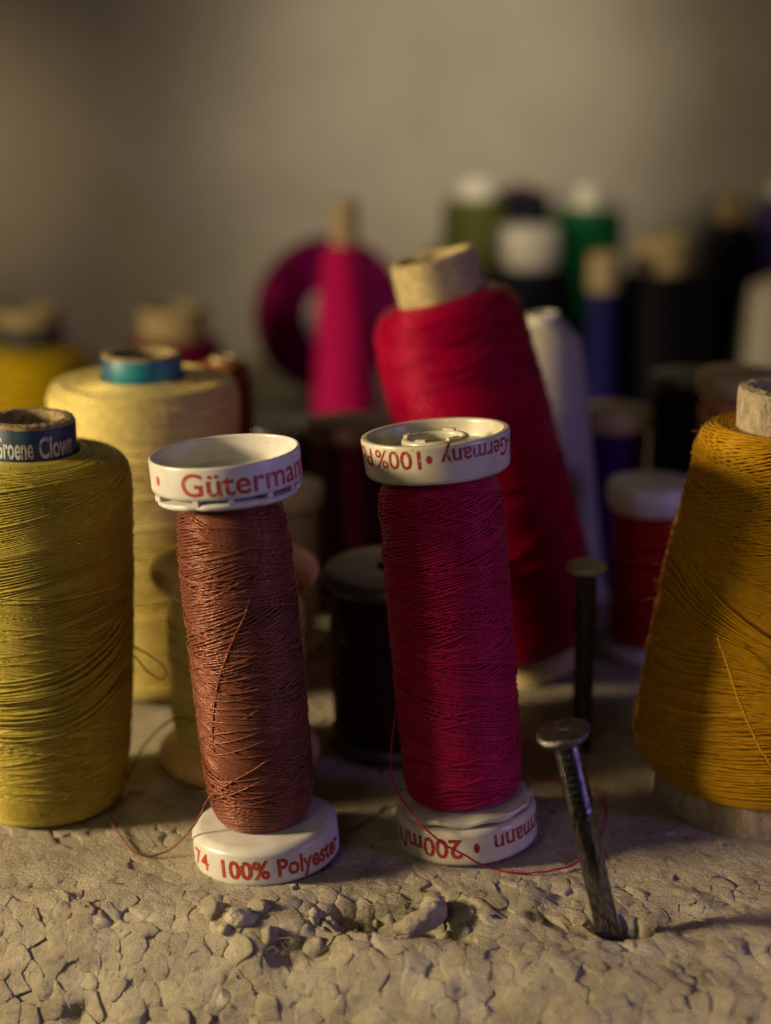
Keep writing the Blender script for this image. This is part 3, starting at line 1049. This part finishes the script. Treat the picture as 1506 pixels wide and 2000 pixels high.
# ------------------------------------------------------------------ spools behind
def spool(label, cat, loc, body, mat, tube_=None, flanges=(), lean=(0, 0, 0), group='spools standing in the background', real=None, name='thread_spool', band=None):
    if loc[1] > 13:
        k = 1.38 if loc[1] < 24 else 1.17   # these stand well behind the rest and are larger cones
        fz = lambda z: max(z * .02, 11.93 - (11.93 - z) * k)
        loc = (loc[0] * k, (loc[1] + 23.1) * k - 23.1, 0)
        body = [(r * k, fz(z)) for r, z in body]
        cut = max(i_ for i_, q_ in enumerate(body) if i_ == 0 or q_[1] < .4)
        body = body[:1] + body[max(1, cut):] if body[-1][1] > .5 else body
        if tube_:
            tube_ = (tube_[0] * k, fz(tube_[1]), fz(tube_[2]), tube_[3])
        if band:
            band = (band[0] * k, fz(band[1]), fz(band[2]), band[3])
        flanges = tuple((f_[0] * k, fz(f_[1]), fz(f_[2]) if f_[2] > 1 else f_[2], *f_[3:]) for f_ in flanges)
    t = thing(name, label, cat, loc, lean, group)
    if real:
        (m_, P_) = wind(body, *real[:2], 40, layers=((.05, .004), (.22, .009)), strays=14, seed=real[2], sides=3)
        mk('wound_thread', *m_, mat, t)
    else:
        q = rounded(body, .08)
        sd = random.uniform(0, 9)
        full = []
        for (r0, z0), (r1, z1) in zip(q, q[1:]):
            k = max(1, int(math.hypot(r1 - r0, z1 - z0) / .15))
            full += [(r0 + (r1 - r0) * i / k, z0 + (z1 - z0) * i / k) for i in range(k)]
        full.append(q[-1])
        lathe_part('wound_thread', full, mat, t, 48, lambda a, i: (.02 * mnoise.noise(Vector((math.cos(a + i * .25), math.sin(a + i * .25), i * .35 + sd))), 0), sharp=False)
    if tube_:
        r, z0, z1, m_ = tube_
        lathe_part('tube', rounded([(r, z0), (r, z1), (r * .8, z1), (r * .78, z1 - .06), (r * .78, z0)], .03), m_, t, 48)
    if band:
        r, z0, z1, m_ = band
        lathe_part('printed_band', [(r - .006, z0), (r, z0 + .01), (r, z1 - .01), (r - .006, z1)], m_, t, 48)
    for fl in flanges:
        r, z0, z1, m_ = fl[:4]
        hole = fl[4] if len(fl) > 4 else .0
        mid = (z0 + z1) / 2
        pr = rounded([(hole, z0), (r * .95, z0), (r, mid), (r * .95, z1), (hole + .25 * r if hole else r * .3, z1 + .02), (hole, z1 + .02)], .05)
        if hole:
            pr.append((hole, z0))
        lathe_part('flange', pr, m_, t, 56)
    return t


# cream spool with the teal tube
t = spool('big cream yellow spool with a teal paper band, behind the olive spool', 'thread spool', (-4.47, 6.6, 0),
          [(.8, .12), (1.45, .2), (1.58, .5), (1.66, 2), (1.70, 4), (1.74, 5.3), (1.73, 5.7), (1.63, 5.92), (.78, 5.99)], M['cream'],
          tube_=(.72, .0, 6.46, M['card_brown']), band=(.735, 5.95, 6.40, M['label_teal']), real=(.034, .0165, 51), group='big spools wound on cardboard tubes', name='thread_cone')
# old wooden spool
t = spool('old wooden spool with drab thread half hidden behind the copper spool', 'wooden spool', (-2.52, 2.95, 0),
          [(1.0, .58), (1.06, .62), (1.10, 1.2), (1.10, 2.75), (1.04, 3.07), (1.0, 3.1)], M['drab'], real=(.036, .021, 61), name='wooden_spool', group='wooden spools')
fl1 = rounded([(0, 0), (1.2, 0), (1.36, .08), (1.40, .22), (1.34, .34), (1.12, .52), (1.0, .60), (.5, .60)], .05)
lathe_part('flange', fl1, M['wood'], t, 64)
fl2 = rounded([(.5, 3.06), (1.0, 3.06), (1.16, 3.14), (1.36, 3.30), (1.42, 3.44), (1.38, 3.58), (1.15, 3.70), (.35, 3.72), (.28, 3.67), (.28, 3.0)], .05)
lathe_part('flange', fl2, M['wood'], t, 64)
# black spool
t = spool('black plastic spool of nearly black thread between the two front spools', 'thread spool', (.26, 3.75, 0),
          [(1.0, .34), (1.14, .38), (1.17, 1.2), (1.17, 2.6), (1.10, 2.98), (1.0, 3.0)], M['blackred'], real=(.036, .021, 71),
          flanges=((1.28, 0, .32, M['black_plastic']), (1.38, 2.97, 3.25, M['black_plastic'], .42)))

spool('small white spool glimpsed between the copper spool and the dark reel', 'thread spool', (-2.1, 8.6, 0), [(.6, .3), (.72, .4), (.72, 2.9), (.6, 3.0)], M['white_thread'],
      flanges=((.85, 0, .3, M['far_white']), (.88, 3.0, 3.45, M['far_white'])))
spool('dark maroon spool with a wooden rim standing before the pink spindle', 'thread spool', (-.72, 11.4, 0), [(.6, .3), (.88, .4), (.88, 3.6), (.6, 3.7)], M['deepmaroon'],
      flanges=((1.0, 0, .3, M['wood_dark']), (1.0, 3.7, 4.1, M['wood_dark'])))
spool('tall slim bright pink spindle of thread with a pale tube top', 'thread spool', (-.93, 14.6, 0), [(.45, .2), (.85, .3), (.78, 3.5), (.64, 6.2), (.50, 7.3), (.36, 7.5)], M['pink'],
      tube_=(.32, 0, 8.5, M['wood_pale']), name='thread_spindle')
spool('maroon spool with a pale yellow tube behind the cream spool', 'thread spool', (-4.85, 14.2, 0), [(.8, .1), (1.15, .2), (1.12, 5.0), (1.05, 5.35), (.7, 5.45)], M['maroon'],
      tube_=(.78, 0, 6.12, M['card']))
spool('bright yellow spool with a dark banded tube at the far left', 'thread spool', (-8.15, 14.2, 0), [(.8, .1), (1.45, .2), (1.42, 4.6), (1.25, 5.1), (.7, 5.25)], M['yellow'],
      tube_=(.74, 0, 6.1, M['card']), band=(.755, 5.25, 5.75, M['label_dark']))
spool('orange thread spool peeping out behind the cream spool', 'thread spool', (-3.32, 10.0, 0), [(.4, .1), (.62, .2), (.60, 5.2), (.5, 5.6), (.2, 5.66)], M['rust'], tube_=(.25, 0, 5.75, M['wood_pale']))
spool('low charcoal spool in the gap right of the cream spool', 'thread spool', (-2.35, 12.9, 0), [(.6, .25), (1.0, .35), (1.0, 3.3), (.6, 3.4)], M['charcoal'],
      flanges=((1.1, 0, .25, M['black_plastic']), (1.1, 3.4, 3.75, M['black_plastic'])))
spool('white thread cone right behind the red cone', 'thread cone', (3.85, 11.0, 0), [(.5, .1), (1.0, .2), (.95, 1.5), (.85, 4.6), (.76, 5.9), (.4, 6.35)], M['white_thread'], tube_=(.36, 0, 6.5, M['far_white']), lean=(0, -5, 0), name='thread_cone')
spool('dark purple spool with a pale wooden rim behind the upright nail', 'thread spool', (5.0, 12.0, 0), [(.6, .3), (.74, .4), (.74, 3.7), (.6, 3.8)], M['purple'],
      flanges=((.86, 0, .3, M['wood_pale']), (.86, 3.8, 4.25, M['wood_pale'])))
spool('added dark spool with a black rim filling the gap between the purple spool and the ochre cone', 'thread spool', (6.72, 12.6, 0), [(.6, .3), (.82, .4), (.80, 4.5), (.6, 4.6)], M['black_thread'],
      flanges=((.88, 0, .3, M['black_plastic']), (.88, 4.6, 4.9, M['black_plastic'])))  # extra spool put in to darken the lit floor showing here
spool('scarlet spool with a white rim left of the ochre cone', 'thread spool', (5.25, 8.1, 0), [(.6, .3), (.74, .4), (.76, 2.9), (.6, 3.1)], M['scarlet'],
      flanges=((.88, 0, .3, M['far_white']), (.90, 3.08, 3.62, M['far_white'])))
spool('peach spool with a pale rim behind the top of the ochre cone', 'thread spool', (7.35, 10.2, 0), [(.6, .3), (.80, .4), (.80, 4.7), (.6, 4.9)], M['peach'],
      flanges=((.9, 0, .3, M['wood_pale']), (.9, 4.9, 5.4, M['wood_pale'])))
spool('black spool with a big white cap right of the red cone', 'thread spool', (3.55, 18.2, 0), [(.7, .2), (1.15, .3), (1.15, 6.0), (1.0, 6.4), (.7, 6.5)], M['navy'],
      flanges=((.82, 6.5, 7.5, M['far_white']),))
spool('slim dark blue spindle of thread with a pale tip', 'thread spool', (5.25, 16.2, 0), [(.3, .2), (.56, .3), (.46, 4), (.34, 6.2), (.3, 6.3)], M['blue'],
      tube_=(.40, 6.2, 7.1, M['wood_pale']), name='thread_spindle')
spool('wide black spool with a tan tube top behind the blue spindle', 'thread spool', (6.85, 17.4, 0), [(.7, .1), (1.25, .2), (1.22, 5.9), (1.1, 6.4), (.7, 6.5)], M['black_thread'],
      tube_=(.72, 0, 7.35, M['card']))
spool('slim black spool with a brown tip, tallest of the black spools', 'thread spool', (9.05, 20.4, 0), [(.5, .1), (.95, .2), (.85, 6.6), (.65, 7.3), (.3, 7.45)], M['black_thread'],
      tube_=(.36, 0, 8.05, M['card_brown']))
spool('violet thread cone cut by the right edge of the picture', 'thread cone', (10.6, 21.5, 0), [(.5, .1), (1.1, .2), (.75, 6.6), (.6, 7.8), (.3, 7.95)], M['violet'],
      tube_=(.3, 0, 8.3, M['far_white']), name='thread_cone')
spool('tan thread cone below the violet one at the right edge', 'thread cone', (9.75, 17.8, 0), [(.5, .1), (.95, .2), (.8, 5.4), (.65, 6.1), (.3, 6.2)], M['white_thread'], tube_=(.28, 0, 6.3, M['card']), name='thread_cone')
spool('olive green spool with a white top at the back of the group', 'thread spool', (2.75, 28, 0), [(.6, .1), (1.0, .2), (1.0, 6.9), (.85, 7.3), (.5, 7.35)], M['olive_green'],
      tube_=(.62, 0, 7.85, M['far_white']))
spool('black spool beside the olive green one at the back', 'thread spool', (4.3, 29.4, 0), [(.6, .1), (.95, .2), (.95, 6.9), (.8, 7.4), (.3, 7.5)], M['grey_black'],
      tube_=(.3, 0, 7.6, M['wood_dark']))
spool('emerald green spool with a white top at the back', 'thread spool', (6.1, 27.2, 0), [(.6, .1), (1.08, .2), (1.08, 6.8), (1.0, 7.0), (.5, 7.1)], M['green'],
      tube_=(.46, 0, 7.75, M['far_white']))
# reel standing on its rim
rl = thing('thread_reel', 'round dark magenta reel standing on its rim behind the pink spindle', 'reel', (-1.95, 34, 2.75), (90, 0, 22))
lathe_part('wound_thread', rounded([(1.0, -.5), (2.5, -.55), (2.75, -.3), (2.75, .3), (2.5, .55), (1.0, .5)], .15), M['magenta'], rl, 64)
lathe_part('hub', rounded([(.5, -.6), (1.1, -.6), (1.1, .6), (.5, .6), (.5, -.6)], .05), M['far_white'], rl, 48)

# ------------------------------------------------------------------ lint caught in the torn foam
def lint(label, loc, rad, n, seed):
    g = np.random.default_rng(seed)
    out = []
    for _ in range(n):
        p = np.array(loc) + g.normal(size=3) * np.array(rad)
        k = g.normal(size=(4, 3)) * .12 * np.array((1, 1, .5))
        out.append(tube(spline([tuple(p + k[i] + (i - 1.5) * k[0]) for i in range(4)], 5), .0035, 3))
    o = mk('lint_tuft', *join(out), M['lint'])
    o['label'] = label
    o['category'] = 'lint'
    return o


lint('grey wisp of lint in the torn foam below the copper spool', (-1.35, -2.75, -.12), (.16, .10, .03), 34, 1)
lint('grey wisp of lint in the torn foam below the crimson spool', (.05, -1.95, -.04), (.18, .08, .03), 30, 2)
